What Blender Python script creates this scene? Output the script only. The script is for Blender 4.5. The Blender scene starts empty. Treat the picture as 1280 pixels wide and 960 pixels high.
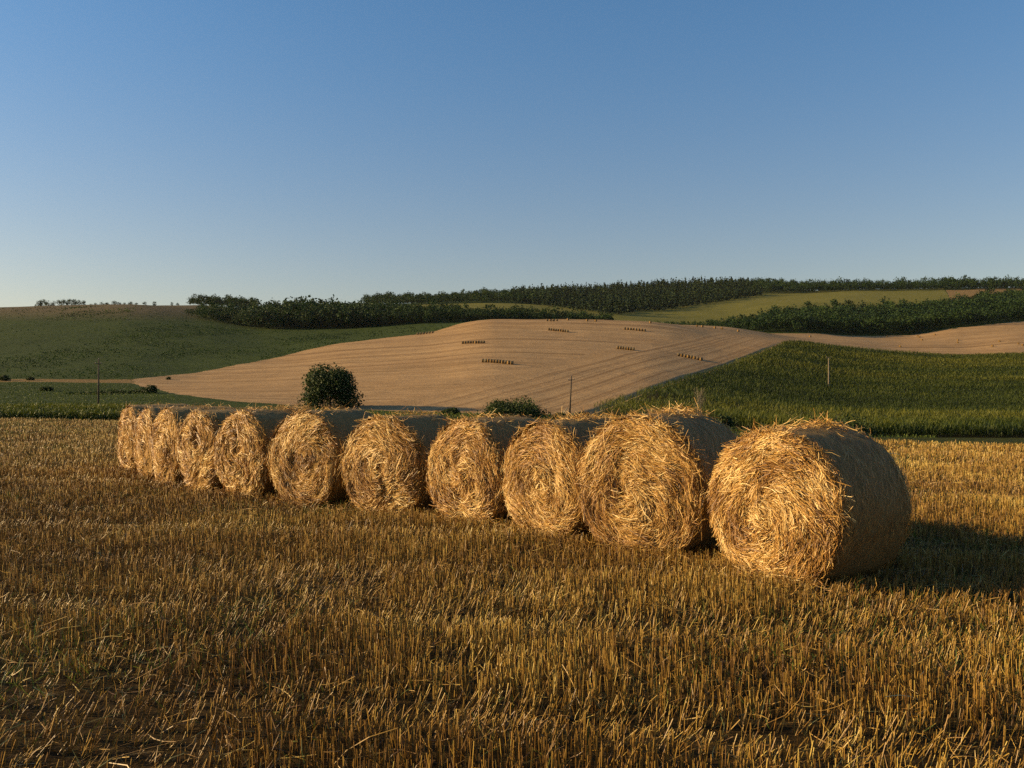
import bpy, math
import numpy as np

RS = np.random.RandomState(7)
scene = bpy.context.scene
COL = scene.collection
rad = math.radians
F, CX, HY, EYE = 1108.0, 640.0, 482.0, 1.6      # focal length (px), centre column, eye-level row, eye height

# ------------------------------------------------------------------ light, world, camera
HAZE = 1.5e-5
SUN_AZ = rad(-87)      # bearing of the sun, clockwise from +Y
SUN_EL = rad(16.5)
w = bpy.data.worlds.new("World"); scene.world = w; w.use_nodes = True
nt = w.node_tree; nt.nodes.clear()
def nishita(dust, ozone):
    k = nt.nodes.new('ShaderNodeTexSky'); k.sky_type = 'NISHITA'; k.sun_disc = False
    k.sun_elevation = SUN_EL; k.sun_rotation = SUN_AZ; k.altitude = 200; k.air_density = 1.0
    k.dust_density = dust; k.ozone_density = ozone; return k
# clear deep-blue air above, paler and dustier air near the horizon (both are the same evening sun)
sky_hi, sky_lo = nishita(0.7, 5.6), nishita(0.9, 0.25)
b_hi = nt.nodes.new('ShaderNodeBackground'); b_hi.inputs['Strength'].default_value = 0.092
b_lo = nt.nodes.new('ShaderNodeBackground'); b_lo.inputs['Strength'].default_value = 0.060
tcw = nt.nodes.new('ShaderNodeTexCoord'); sxw = nt.nodes.new('ShaderNodeSeparateXYZ')
mrw = nt.nodes.new('ShaderNodeMapRange'); mrw.interpolation_type = 'SMOOTHSTEP'
mrw.inputs['From Min'].default_value = 0.03; mrw.inputs['From Max'].default_value = 0.45
mxw = nt.nodes.new('ShaderNodeMixShader'); out = nt.nodes.new('ShaderNodeOutputWorld')
nt.links.new(tcw.outputs['Generated'], sxw.inputs[0]); nt.links.new(sxw.outputs[2], mrw.inputs['Value'])
wb = nt.nodes.new('ShaderNodeMix'); wb.data_type = 'RGBA'; wb.blend_type = 'MULTIPLY'; wb.inputs[0].default_value = 1; wb.inputs[7].default_value = (1.03, 1.08, .97, 1)
nt.links.new(sky_hi.outputs[0], wb.inputs[6]); nt.links.new(wb.outputs[2], b_hi.inputs[0]); wb2 = nt.nodes.new('ShaderNodeMix'); wb2.data_type = 'RGBA'; wb2.blend_type = 'MULTIPLY'; wb2.inputs[0].default_value = 1; wb2.inputs[7].default_value = (1.04, .98, 1.02, 1)
nt.links.new(sky_lo.outputs[0], wb2.inputs[6]); nt.links.new(wb2.outputs[2], b_lo.inputs[0])
nt.links.new(mrw.outputs[0], mxw.inputs[0]); nt.links.new(b_lo.outputs[0], mxw.inputs[1]); nt.links.new(b_hi.outputs[0], mxw.inputs[2])
nt.links.new(mxw.outputs[0], out.inputs[0])

sl = bpy.data.lights.new('sun', 'SUN'); sl.energy = 5.0; sl.angle = rad(0.5); sl.color = (1.0, 0.73, 0.38)
so = bpy.data.objects.new('sun', sl); COL.objects.link(so)
so.rotation_euler = (math.pi/2 - SUN_EL, 0, -SUN_AZ + math.pi)
so.location = (-40, 5, 20)

cam = bpy.data.cameras.new('camera'); cam.sensor_width = 36; cam.lens = 36*F/1280
cam.clip_start = 0.05; cam.clip_end = 6000
co = bpy.data.objects.new('camera', cam); COL.objects.link(co)
co.location = (0, 0, EYE); co.rotation_euler = (math.pi/2 + math.atan((HY-480)/F), 0, 0)
scene.camera = co
vs = scene.view_settings
vs.view_transform = 'Standard'; vs.look = 'None'; vs.gamma = 1; vs.use_curve_mapping = False; vs.exposure = 0.8
scene.cycles.max_bounces = 5; scene.cycles.diffuse_bounces = 3; scene.cycles.glossy_bounces = 2
scene.cycles.transmission_bounces = 2; scene.cycles.transparent_max_bounces = 4
scene.cycles.use_denoising = False

# ------------------------------------------------------------------ numeric helpers
def _h(ix, iy, seed):
    v = (ix.astype(np.int64)*374761393 + iy.astype(np.int64)*668265263 + seed*1274126177) & 0x7fffffff
    v = ((v ^ (v >> 13))*1274126177) & 0x7fffffff
    v = v ^ (v >> 16)
    return (v & 0xffff)/65535.0
def vnoise(x, y, seed=0):
    x = np.asarray(x, float); y = np.asarray(y, float)
    ix = np.floor(x); iy = np.floor(y); fx = x-ix; fy = y-iy
    fx = fx*fx*(3-2*fx); fy = fy*fy*(3-2*fy)
    a = _h(ix, iy, seed); b = _h(ix+1, iy, seed); c = _h(ix, iy+1, seed); d = _h(ix+1, iy+1, seed)
    return (a*(1-fx)+b*fx)*(1-fy) + (c*(1-fx)+d*fx)*fy
def fbm(x, y, seed=0, octv=4):
    s = 0; a = 0.5; t = 0
    for k in range(octv):
        s = s + a*vnoise(x*2**k, y*2**k, seed+k*17); t += a; a *= 0.5
    return s/t                                      # 0..1
def pchip(xs, ys, xq):
    xs = np.asarray(xs, float); ys = np.asarray(ys, float)
    h = np.diff(xs); dl = np.diff(ys)/h; n = len(xs); m = np.zeros(n)
    for i in range(1, n-1):
        if dl[i-1]*dl[i] > 0:
            w1 = 2*h[i]+h[i-1]; w2 = h[i]+2*h[i-1]
            m[i] = (w1+w2)/(w1/dl[i-1]+w2/dl[i])
    m[0] = dl[0]; m[-1] = dl[-1]
    xq = np.clip(np.asarray(xq, float), xs[0], xs[-1])
    i = np.clip(np.searchsorted(xs, xq)-1, 0, n-2)
    t = (xq-xs[i])/h[i]
    return ((1+2*t)*(1-t)**2*ys[i] + t*(1-t)**2*h[i]*m[i] + t*t*(3-2*t)*ys[i+1] + t*t*(t-1)*h[i]*m[i+1])
def inpoly(px, py, poly):
    r = np.zeros(px.shape, bool); n = len(poly)
    for i in range(n):
        x1, y1 = poly[i]; x2, y2 = poly[(i+1) % n]
        if y1 == y2: continue
        c = (y1 > py) != (y2 > py)
        r ^= c & (px < (x2-x1)*(py-y1)/(y2-y1)+x1)
    return r
def seg_dist(px, py, line):
    d = np.full(px.shape, 1e9)
    for (x1, y1), (x2, y2) in zip(line[:-1], line[1:]):
        ex, ey = x2-x1, y2-y1
        t = np.clip(((px-x1)*ex+(py-y1)*ey)/(ex*ex+ey*ey), 0, 1)
        d = np.minimum(d, np.hypot(px-x1-t*ex, py-y1-t*ey))
    return d
def norm(v): return v/np.maximum(np.linalg.norm(v, axis=-1, keepdims=True), 1e-9)

# ------------------------------------------------------------------ mesh helpers
def build(name, V, faces, mat, parent=None, tint=None, smooth=False, attrs=None, matidx=None):
    """V (n,3); faces: list of (m,k) index arrays."""
    me = bpy.data.meshes.new(name)
    V = np.ascontiguousarray(V, np.float32)
    me.vertices.add(len(V)); me.vertices.foreach_set('co', V.ravel())
    loops = np.concatenate([f.ravel() for f in faces]).astype(np.int32)
    cnt = np.concatenate([np.full(len(f), f.shape[1], np.int32) for f in faces])
    st = np.concatenate([[0], np.cumsum(cnt)[:-1]]).astype(np.int32)
    me.loops.add(len(loops)); me.loops.foreach_set('vertex_index', loops)
    me.polygons.add(len(cnt)); me.polygons.foreach_set('loop_start', st)
    mats = mat if isinstance(mat, (list, tuple)) else [mat]
    for m in mats: me.materials.append(m)
    if matidx is not None: me.polygons.foreach_set('material_index', np.asarray(matidx, np.int32))
    me.polygons.foreach_set('use_smooth', np.full(len(cnt), smooth, bool))
    a = dict(attrs or {})
    if tint is not None: a['tint'] = tint
    for k, v in a.items():
        at = me.attributes.new(k, 'FLOAT', 'POINT'); at.data.foreach_set('value', np.ascontiguousarray(v, np.float32))
    me.update(calc_edges=True)
    o = bpy.data.objects.new(name, me); COL.objects.link(o)
    if parent is not None: o.parent = parent
    return o
def tag(o, label=None, cat=None, group=None, kind=None):
    if label: o['label'] = label
    if cat: o['category'] = cat
    if group: o['group'] = group
    if kind: o['kind'] = kind
    return o
def empty(name, loc, rz=0):
    o = bpy.data.objects.new(name, None); COL.objects.link(o)
    o.location = loc; o.rotation_euler = (0, 0, rz); o.empty_display_size = 0.3
    return o
class MB:
    """collects pieces of one mesh"""
    def __init__(s): s.V = []; s.F = {}; s.T = []; s.n = 0
    def add(s, V, faces, tint=0.5):
        V = np.asarray(V, float).reshape(-1, 3)
        for f in faces:
            f = np.asarray(f, int)
            s.F.setdefault(f.shape[1], []).append(f+s.n)
        s.V.append(V); s.T.append(np.broadcast_to(np.asarray(tint, float), (len(V),))); s.n += len(V)
    def make(s, name, mat, parent=None, smooth=False):
        return build(name, np.concatenate(s.V), [np.concatenate(f) for f in s.F.values()], mat, parent, np.concatenate(s.T), smooth)
def tube(mb, pts, radii, n=8, tint=0.5, cap=True):
    pts = np.asarray(pts, float); radii = np.broadcast_to(np.asarray(radii, float), (len(pts),))
    tg = norm(np.gradient(pts, axis=0)); up = np.array([0, 0, 1.0]) if abs(tg[0][2]) < .9 else np.array([1.0, 0, 0])
    a = norm(np.cross(tg, up)); b = np.cross(tg, a)
    th = np.arange(n)*2*np.pi/n
    V = pts[:, None]+radii[:, None, None]*(np.cos(th)[None, :, None]*a[:, None]+np.sin(th)[None, :, None]*b[:, None])
    k = len(pts); i = np.arange(n); j = (i+1) % n
    f = [np.stack([r*n+i, r*n+j, (r+1)*n+j, (r+1)*n+i], 1) for r in range(k-1)]
    F = [np.concatenate(f)]
    if cap: F.append(i[::-1][None]); F.append(((k-1)*n+i)[None])
    mb.add(V, F, tint)
def box(mb, c, size, rz=0, tint=0.5):
    x, y, z = np.array(size)/2
    V = np.array([[sx*x, sy*y, sz*z] for sz in (-1, 1) for sx, sy in ((-1, -1), (1, -1), (1, 1), (-1, 1))], float)
    cr, sr = math.cos(rz), math.sin(rz)
    V[:, :2] = np.stack([V[:, 0]*cr-V[:, 1]*sr, V[:, 0]*sr+V[:, 1]*cr], 1)
    mb.add(V+np.array(c), [np.array([[0, 3, 2, 1], [4, 5, 6, 7], [0, 1, 5, 4], [1, 2, 6, 5], [2, 3, 7, 6], [3, 0, 4, 7]])], tint)
def ribbons(c, t, n, L, wd, bend=0.0, arch=0.0, K=3, taper=0.6):
    """flat curved straw strips; returns V, faces"""
    N = len(c); t = norm(t); b = norm(np.cross(n, t)); n = norm(np.cross(t, b))
    s = np.linspace(-.5, .5, K+1)
    L = np.broadcast_to(L, (N,)); wd = np.broadcast_to(wd, (N,)); bend = np.broadcast_to(bend, (N,)); arch = np.broadcast_to(arch, (N,))
    P = c[:, None]+t[:, None]*(s[None, :, None]*L[:, None, None]) \
        + b[:, None]*((s*s)[None, :, None]*(bend*L)[:, None, None]) - n[:, None]*((s*s)[None, :, None]*(arch*L)[:, None, None])
    ww = (wd[:, None]*(1-(1-taper)*np.abs(s*2)[None]))[..., None]*.5
    V = np.stack([P-b[:, None]*ww, P+b[:, None]*ww], 2).reshape(-1, 3)
    base = (np.arange(N)*(K+1)*2)[:, None]; k = np.arange(K)*2
    f = np.stack([base+k, base+k+1, base+k+3, base+k+2], 2).reshape(-1, 4)
    return V, f
def roll(n, t, ang):
    t = norm(t); n = norm(n); b = np.cross(n, t)
    return n*np.cos(ang)[:, None]+b*np.sin(ang)[:, None]

# ------------------------------------------------------------------ materials
def mat(name, rough=0.8, spec=0.2):
    m = bpy.data.materials.new(name); m.use_nodes = True
    b = m.node_tree.nodes['Principled BSDF']; b.inputs['Roughness'].default_value = rough
    b.inputs['Specular IOR Level'].default_value = spec
    return m, m.node_tree, b
def node(t, typ, **kw):
    n = t.nodes.new(typ)
    for k, v in kw.items():
        if k.startswith('_'): n.inputs[k[1:]].default_value = v
        else: setattr(n, k, v)
    return n
def ramp(t, src, stops):
    r = t.nodes.new('ShaderNodeValToRGB'); e = r.color_ramp.elements
    while len(e) < len(stops): e.new(0.5)
    for el, (p, c) in zip(e, stops): el.position = p; el.color = (*c, 1)
    t.links.new(src, r.inputs[0]); return r.outputs[0]
def noise(t, scale, detail=4, rough=.6, vec=None, sx=None):
    n = node(t, 'ShaderNodeTexNoise', _Scale=scale, _Detail=detail, _Roughness=rough)
    if vec is None:
        vec = t.nodes.new('ShaderNodeTexCoord').outputs['Object']
    if sx is not None:
        mp = node(t, 'ShaderNodeMapping'); mp.inputs['Scale'].default_value = sx
        t.links.new(vec, mp.inputs[0]); vec = mp.outputs[0]
    t.links.new(vec, n.inputs['Vector']); return n.outputs['Fac']
def mix(t, fac, a, b, mode='MIX'):
    m = node(t, 'ShaderNodeMix', data_type='RGBA', blend_type=mode)
    for s, v in ((m.inputs[0], fac), (m.inputs[6], a), (m.inputs[7], b)):
        if isinstance(v, (int, float)): s.default_value = v
        elif isinstance(v, tuple): s.default_value = (*v, 1)
        else: t.links.new(v, s)
    return m.outputs[2]
def bump(t, b, h, strength=.5, dist=.05):
    n = node(t, 'ShaderNodeBump', _Strength=strength, _Distance=dist)
    t.links.new(h, n.inputs['Height']); t.links.new(n.outputs[0], b.inputs['Normal'])
def attr(t, name): return node(t, 'ShaderNodeAttribute', attribute_name=name).outputs['Fac']

def straw_mat(name, stops, rough=.5, spec=.35, trans=0.0):
    m, t, b = mat(name, rough, spec)
    c = ramp(t, attr(t, 'tint'), stops); t.links.new(c, b.inputs['Base Color'])
    if trans:
        tr = node(t, 'ShaderNodeBsdfTranslucent'); t.links.new(c, tr.inputs[0])
        mx = node(t, 'ShaderNodeMixShader', _Fac=trans)
        t.links.new(b.outputs[0], mx.inputs[1]); t.links.new(tr.outputs[0], mx.inputs[2])
        t.links.new(mx.outputs[0], t.nodes['Material Output'].inputs[0])
    return m
M = {}
M['straw'] = straw_mat('straw', [(0, (0.095, 0.0372, 0.0074)), (.35, (0.323, 0.1535, 0.0294)), (.7, (0.57, 0.3348, 0.0846)), (1, (0.798, 0.5859, 0.2484))], .5, .35)
M['stub'] = straw_mat('stubble_stalks', [(0, (0.0968, 0.0417, 0.006)), (.4, (0.253, 0.1321, 0.0184)), (.75, (0.3721, 0.2226, 0.0352)), (1, (0.506, 0.3617, 0.087))], .5, .4)
M['weed'] = straw_mat('weeds', [(0, (0.0285, 0.0449, 0.006)), (.6, (0.0665, 0.0988, 0.0125)), (1, (0.1518, 0.1795, 0.025))], .6, .25, .25)
M['leaf'] = straw_mat('tree_leaves', [(0, (0.018, 0.0285, 0.0067)), (.5, (0.036, 0.0551, 0.0105)), (1, (0.075, 0.0902, 0.0165))], .65, .2, .2)
M['forest'] = straw_mat('forest_leaves', [(0, (0.0116, 0.0267, 0.0077)), (.5, (0.0232, 0.047, 0.0088)), (1, (0.0617, 0.09, 0.0154))], .7, .15, .2)
M['conifer'] = straw_mat('conifer_needles', [(0, (0.0099, 0.0211, 0.0071)), (.5, (0.0214, 0.0373, 0.0094)), (1, (0.0412, 0.0567, 0.0129))], .7, .15, .1)
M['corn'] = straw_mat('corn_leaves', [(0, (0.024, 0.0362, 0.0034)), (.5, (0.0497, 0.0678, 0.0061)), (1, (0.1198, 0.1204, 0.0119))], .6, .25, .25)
M['tuft'] = straw_mat('hill_tuft_leaves', [(0, (0.0207, 0.0455, 0.0101)), (.5, (0.0448, 0.0819, 0.0168)), (1, (0.1035, 0.1502, 0.0302))], .7, .2, .2)
M['crop'] = straw_mat('crop_leaves', [(0, (0.0225, 0.0358, 0.0047)), (.5, (0.0524, 0.0716, 0.0087)), (1, (0.1198, 0.1289, 0.0139))], .6, .25, .25)

def simple(name, c1, c2, scale, rough=.85, spec=.15, bs=0.4, bd=.02, sx=None):
    m, t, b = mat(name, rough, spec); f = noise(t, scale, 5, .65, sx=sx)
    t.links.new(ramp(t, f, [(.3, c1), (.7, c2)]), b.inputs['Base Color'])
    if bs: bump(t, b, f, bs, bd)
    return m
M['bark'] = simple('bark', (.05, .035, .022), (.13, .10, .07), 9, sx=(1, 1, .2))
M['pole_wood'] = simple('weathered_pole_wood', (.055, .042, .03), (.11, .085, .06), 6, sx=(1, 1, .1))
M['concrete'] = simple('pole_concrete', (0.2108, 0.162, 0.099), (0.2852, 0.228, 0.1485), 5)
M['ceramic'] = simple('insulator_ceramic', (.18, .14, .11), (.25, .2, .16), 8, .25, .5, 0)
M['post'] = simple('pale_post_wood', (.38, .29, .15), (.52, .42, .24), 7, sx=(1, 1, .2))
M['deadwood'] = simple('dead_twigs', (.14, .11, .075), (.24, .19, .13), 5)

# bale end backing: dark packed straw
m, t, b = mat('packed_straw', .8, .15); M['packed'] = m
f = noise(t, 26, 6, .7); f2 = noise(t, 5, 3, .6)
c = ramp(t, f, [(.3, (.12, .06, .016)), (.55, (.34, .19, .05)), (.75, (.52, .33, .10))])
t.links.new(mix(t, .35, c, ramp(t, f2, [(.35, (.15, .08, .02)), (.65, (.42, .26, .08))])), b.inputs['Base Color']); bump(t, b, f, .9, .02)
# net wrap: straw under thin pale netting; object space, axis = Y, length strands run around the drum
m, t, b = mat('net_wrapped_straw', .75, .25); M['net'] = m
ang = attr(t, 'ang'); ax = attr(t, 'axis')
cv = node(t, 'ShaderNodeCombineXYZ'); t.links.new(ang, cv.inputs[0]); t.links.new(ax, cv.inputs[1])
f = noise(t, 30, 6, .75, cv.outputs[0], (.35, 3.0, 1)); f2 = noise(t, 3.2, 4, .6, cv.outputs[0], (1, 1.4, 1))
f3 = noise(t, 90, 3, .7, cv.outputs[0], (.5, 1.6, 1))
c = ramp(t, f, [(.28, (0.124, 0.0704, 0.0192)), (.5, (0.2863, 0.1762, 0.0526)), (.72, (0.439, 0.2817, 0.0944))])
c = mix(t, .5, c, ramp(t, f2, [(.3, (0.1527, 0.0987, 0.0298)), (.7, (0.3626, 0.2324, 0.077))]))
c = mix(t, .45, c, ramp(t, f3, [(.35, (0.0955, 0.0599, 0.0175)), (.6, (0.2863, 0.1901, 0.063)), (.75, (0.5917, 0.4085, 0.1576))]))
t.links.new(c, b.inputs['Base Color']); bump(t, b, f, 1.0, .03)

# near soil
m, t, b = mat('stubble_soil', .95, .05); M['soil'] = m
f = noise(t, 7, 6, .7); f2 = noise(t, .6, 3, .6)
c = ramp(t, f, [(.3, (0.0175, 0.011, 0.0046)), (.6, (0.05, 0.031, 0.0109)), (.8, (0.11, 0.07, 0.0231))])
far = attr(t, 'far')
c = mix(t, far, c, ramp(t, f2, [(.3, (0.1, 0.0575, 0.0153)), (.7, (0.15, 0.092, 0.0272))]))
t.links.new(c, b.inputs['Base Color']); bump(t, b, f, .8, .05)

def ground(name, stops1, s1, stops2, s2, k=.5, rough=.95, bs=.6, bd=.5, s3=1.2, stops3=None):
    m, t, b = mat(name, rough, .05)
    c = mix(t, k, ramp(t, noise(t, s1, 5, .6), stops1), ramp(t, noise(t, s2, 5, .65), stops2))
    h = noise(t, s3, 5, .7)
    if stops3: c = mix(t, .5, c, ramp(t, h, stops3))
    t.links.new(c, b.inputs['Base Color']); bump(t, b, h, bs, bd)
    return m, t, b, c
# tan stubble hill with combine rows
m, t, b, c = ground('hill_stubble', [(.3, (0.3062, 0.1879, 0.0837)), (.7, (0.3879, 0.2506, 0.1189))], .02, [(.3, (0.2654, 0.1591, 0.0713)), (.7, (0.4287, 0.2796, 0.1379))], .25, .5, bs=.5, bd=.35, s3=.8)
M['hill_stubble'] = m
row = attr(t, 'row')
cv = node(t, 'ShaderNodeCombineXYZ'); t.links.new(row, cv.inputs[1])
tc = t.nodes.new('ShaderNodeTexCoord'); sx_ = node(t, 'ShaderNodeSeparateXYZ'); t.links.new(tc.outputs['Object'], sx_.inputs[0])
mu = node(t, 'ShaderNodeMath', operation='MULTIPLY', _Value_001=.02) if False else node(t, 'ShaderNodeMath', operation='MULTIPLY')
mu.inputs[1].default_value = .012; t.links.new(sx_.outputs[0], mu.inputs[0]); t.links.new(mu.outputs[0], cv.inputs[0])
r3 = noise(t, .02, 2, .5, cv.outputs[0])
r1 = noise(t, .17, 4, .7, cv.outputs[0]); r2 = noise(t, .75, 3, .65, cv.outputs[0])
wv = node(t, 'ShaderNodeTexWave', wave_type='BANDS', bands_direction='Y', wave_profile='SIN', _Scale=.052, _Distortion=5.0, _Detail=4.0); wv.inputs['Detail Scale'].default_value = .5
t.links.new(cv.outputs[0], wv.inputs['Vector'])
c = mix(t, .75, c, ramp(t, r1, [(.30, (.45, .38, .32)), (.42, (.92, .90, .87)), (.52, (1.06, 1.05, 1.03)), (.62, (.90, .87, .85)), (.72, (.60, .54, .48))]), 'MULTIPLY')
c = mix(t, .8, c, ramp(t, r2, [(.32, (.62, .57, .52)), (.5, (1, 1, 1)), (.7, (1.12, 1.11, 1.05))]), 'MULTIPLY')
c = mix(t, mix(t, attr(t, 'head'), (.35, .35, .35), (.75, .75, .75)), c, ramp(t, wv.outputs['Fac'], [(.0, (.72, .67, .62)), (.18, (1, 1, 1)), (1, (1.03, 1.02, 1.01))]), 'MULTIPLY')
t.links.new(c, b.inputs['Base Color'])
# green hillside: olive grass, tan near the crest (attribute dry)
m, t, b, c = ground('hill_grass', [(.35, (0.0228, 0.0382, 0.0061)), (.65, (0.0462, 0.0623, 0.0102))], .018, [(.3, (0.0189, 0.0331, 0.0055)), (.7, (0.049, 0.0669, 0.0108))], .12, .5, bs=.5, bd=1.0, s3=.35,
                 stops3=[(.35, (0.0168, 0.0272, 0.0051)), (.6, (0.0532, 0.0713, 0.0128))])
M['hill_grass'] = m
c = mix(t, attr(t, 'dry'), c, ramp(t, noise(t, .1, 4, .6), [(.3, (0.1, 0.07, 0.035)), (.7, (0.135, 0.1, 0.05))])); t.links.new(c, b.inputs['Base Color'])
M['meadow'] = ground('far_meadow', [(.35, (0.113, 0.1058, 0.0204)), (.65, (0.1651, 0.1439, 0.03))], .012, [(.3, (0.1043, 0.1015, 0.0194)), (.7, (0.1739, 0.1524, 0.0316))], .08, .5, bs=.4, bd=.6, s3=.3)[0]
M['dirt'] = ground('dirt_track', [(.35, (0.1728, 0.1105, 0.0408)), (.65, (0.2376, 0.1495, 0.0552))], .1, [(.3, (0.144, 0.0878, 0.0312)), (.7, (0.2448, 0.156, 0.0576))], 1.0)[0]
M['verge'] = ground('verge_grass', [(.35, (0.0292, 0.0377, 0.0076)), (.65, (0.0553, 0.0609, 0.0118))], .06, [(.3, (0.026, 0.0319, 0.0067)), (.7, (0.0715, 0.0696, 0.0147))], .5, .5, bs=.9, bd=.4, s3=1.5)[0]
M['cornsoil'] = ground('corn_field_soil', [(.35, (0.028, 0.0248, 0.0064)), (.65, (0.049, 0.0385, 0.01))], .06, [(.3, (0.021, 0.0193, 0.0048)), (.7, (0.056, 0.0413, 0.012))], .5)[0]

# ------------------------------------------------------------------ terrain table: eye-level rows of the hills at known distances
def edgeY(x): return 26.6/(.449*(np.asarray(x, float)-CX)/F+.893)
T = {
 -400: [(108,524),(150,503),(250,476),(300,458),(350,443),(400,431),(480,413),(550,401),(620,393),(700,389),(800,391),(950,388),(1200,394),(1700,440)],
 0:    [(108,524.5),(150,505),(250,476),(300,458),(350,443),(400,430),(480,410),(550,396),(620,387),(700,384.5),(800,388),(950,384.5),(1200,392),(1700,440)],
 150:  [(108,526),(150,507),(200,492),(250,476),(300,460),(350,445),(400,431),(480,410),(550,395),(620,384),(700,380),(800,384),(950,382),(1200,390),(1700,440)],
 250:  [(108,527),(150,510),(200,492),(250,478),(300,465),(350,450),(400,435),(480,416),(550,404),(620,394),(700,386.5),(800,382),(950,383),(1200,392),(1700,440)],
 330:  [(108,528),(150,511),(200,493),(250,477),(300,463),(350,450),(400,438),(480,422),(550,412),(620,405),(700,397),(800,389),(950,387),(1200,390),(1700,440)],
 430:  [(108,529),(150,515),(200,493),(250,473),(300,457),(350,443),(400,430),(480,420),(550,411),(620,405),(700,399),(800,391),(950,385),(1200,384),(1700,440)],
 530:  [(108,530),(150,517),(200,490),(250,469),(300,451),(350,437),(400,425),(440,417.5),(480,412),(550,405),(620,400),(700,393),(800,386),(950,381),(1200,379),(1400,379),(1700,430)],
 620:  [(108,531),(150,518),(200,487),(250,463),(300,444),(350,429),(400,416),(480,398.5),(550,403),(620,402),(700,396),(800,387),(950,379),(1200,375),(1400,374),(1700,420)],
 700:  [(108,533),(150,519.5),(200,490),(250,465),(300,446),(350,430),(400,417),(480,399),(550,405),(620,404),(700,399),(800,390),(950,383),(1200,372),(1400,370),(1700,420)],
 800:  [(108,537),(150,523),(200,493),(250,469),(300,449.5),(350,434),(400,421),(480,402),(550,409),(620,409),(700,403),(800,396),(950,387),(1200,372),(1400,364),(1700,420)],
 900:  [(108,542),(150,526),(200,504),(250,481),(300,462),(350,445),(400,430.5),(450,419),(520,408.5),(560,414),(620,415),(700,410),(800,400),(950,385),(1100,374),(1400,361),(1700,420)],
 1000: [(108,548),(150,534),(200,515),(250,494),(300,474),(350,455),(400,439),(440,429.5),(480,426.5),(550,420),(620,413),(700,405),(800,396),(850,389),(1100,371),(1200,367),(1400,364),(1700,420)],
 1070: [(108,549),(150,535),(200,520),(250,502),(300,484),(350,466),(400,450),(450,437),(500,432),(550,425),(620,419),(700,408),(800,395),(900,384),(1000,374),(1150,366),(1300,364),(1700,420)],
 1130: [(108,549),(150,535),(200,521),(250,504),(300,487),(350,470),(400,456),(450,443),(500,437),(550,429),(620,420),(700,410),(800,397),(900,385),(1000,374),(1150,365),(1300,363),(1700,420)],
 1200: [(108,549),(150,535),(200,521),(250,505),(300,489),(350,473),(400,460),(450,447),(500,439),(550,428),(620,412),(700,404),(800,392),(900,382),(1000,372),(1150,364),(1300,362),(1700,420)],
 1280: [(108,549),(150,535),(200,521),(250,505),(300,489),(350,473),(400,459),(450,446),(500,435),(550,422),(620,409),(650,404),(700,398),(800,388),(900,378),(1000,370),(1150,363),(1300,361),(1700,420)],
 1700: [(108,549),(150,535),(200,521),(250,505),(300,489),(350,473),(400,459),(450,446),(500,435),(550,422),(620,409),(650,404),(700,398),(800,388),(900,378),(1000,370),(1150,363),(1300,361),(1700,420)],
}
XS = np.array(sorted(T), float)
t70 = {x: T[int(x)][0][1]+(3.0 if x < 700 else 8.0) for x in XS}
tk = np.linspace(-0.02, 1, 30)[:-1]
LV = np.concatenate([np.geomspace(108, 520, 330)[:-1], np.geomspace(520, 1000, 110)[:-1], np.linspace(1000, 1700, 30)])
NR = len(tk)+len(LV)
gx = np.concatenate([np.arange(-1300, -60, 14.), np.arange(-60, 1340, 1.25), np.arange(1340, 2600, 14.)])
def rowsY(x):
    e = edgeY(x); return np.concatenate([e+(108-e)*tk, LV])
Zs = np.zeros((len(XS), NR))
for i, x in enumerate(XS):
    e = float(edgeY(x)); pts = [(e-3, 0.04), (e, 0.0), (70, EYE-(t70[x]-HY)/F*70)]+[(Y, EYE-(y-HY)/F*Y) for Y, y in T[int(x)]]
    a = np.array(pts); Zs[i] = pchip(a[:, 0], a[:, 1], rowsY(x))
gz = np.zeros((len(gx), NR)); xc = np.clip(gx, XS[0], XS[-1])
for k in range(NR): gz[:, k] = pchip(XS, Zs[:, k], xc)
gY = np.stack([rowsY(x) for x in gx]); gX = (gx[:, None]-CX)/F*gY
amp = np.clip((gY-90)/120, 0, 1)
gz += amp*((fbm(gX/45, gY/45, 3, 3)-.5)*1.1 + (fbm(gX/9, gY/9, 9, 2)-.5)*.25)
GXI = np.arange(len(gx)); LI = np.arange(len(LV))
def rowindex(x, Y):
    e = edgeY(x); tt = (Y-e)/(108-e)
    lo = np.interp(tt, tk, np.arange(len(tk))); hi = len(tk)+np.interp(Y, LV, LI)
    mid = (len(tk)-1)+np.clip((tt-tk[-1])/(1-tk[-1]), 0, 1)
    return np.where(Y >= 108, hi, np.where(tt > tk[-1], mid, lo))
def zfan(X, Y):
    X = np.atleast_1d(np.asarray(X, float)); Y = np.atleast_1d(np.asarray(Y, float))
    x = X/Y*F+CX
    ci = np.interp(x, gx, GXI); ri = rowindex(x, Y)
    c0 = np.clip(ci.astype(int), 0, len(gx)-2); r0 = np.clip(ri.astype(int), 0, NR-2); fc = ci-c0; fr = ri-r0
    return (gz[c0, r0]*(1-fc)+gz[c0+1, r0]*fc)*(1-fr)+(gz[c0, r0+1]*(1-fc)+gz[c0+1, r0+1]*fc)*fr
def yimg(X, Y, Z): return HY-F*(Z-EYE)/Y
def Yof(x, y, lo=110, hi=1300):
    """distance at which the ground in image column x reaches row y"""
    Ys = np.linspace(lo, hi, 3000); yy = yimg(0, Ys, zfan((x-CX)/F*Ys, Ys))
    k = np.argmax(yy <= y); return float(Ys[k])
def spot(x, y, lo=110, hi=1300):
    Y = Yof(x, y, lo, hi); X = (x-CX)/F*Y; return X, Y, float(zfan(X, Y)[0])
def spotY(x, Y): X = (x-CX)/F*Y; return X, Y, float(zfan(X, Y)[0])

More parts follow.
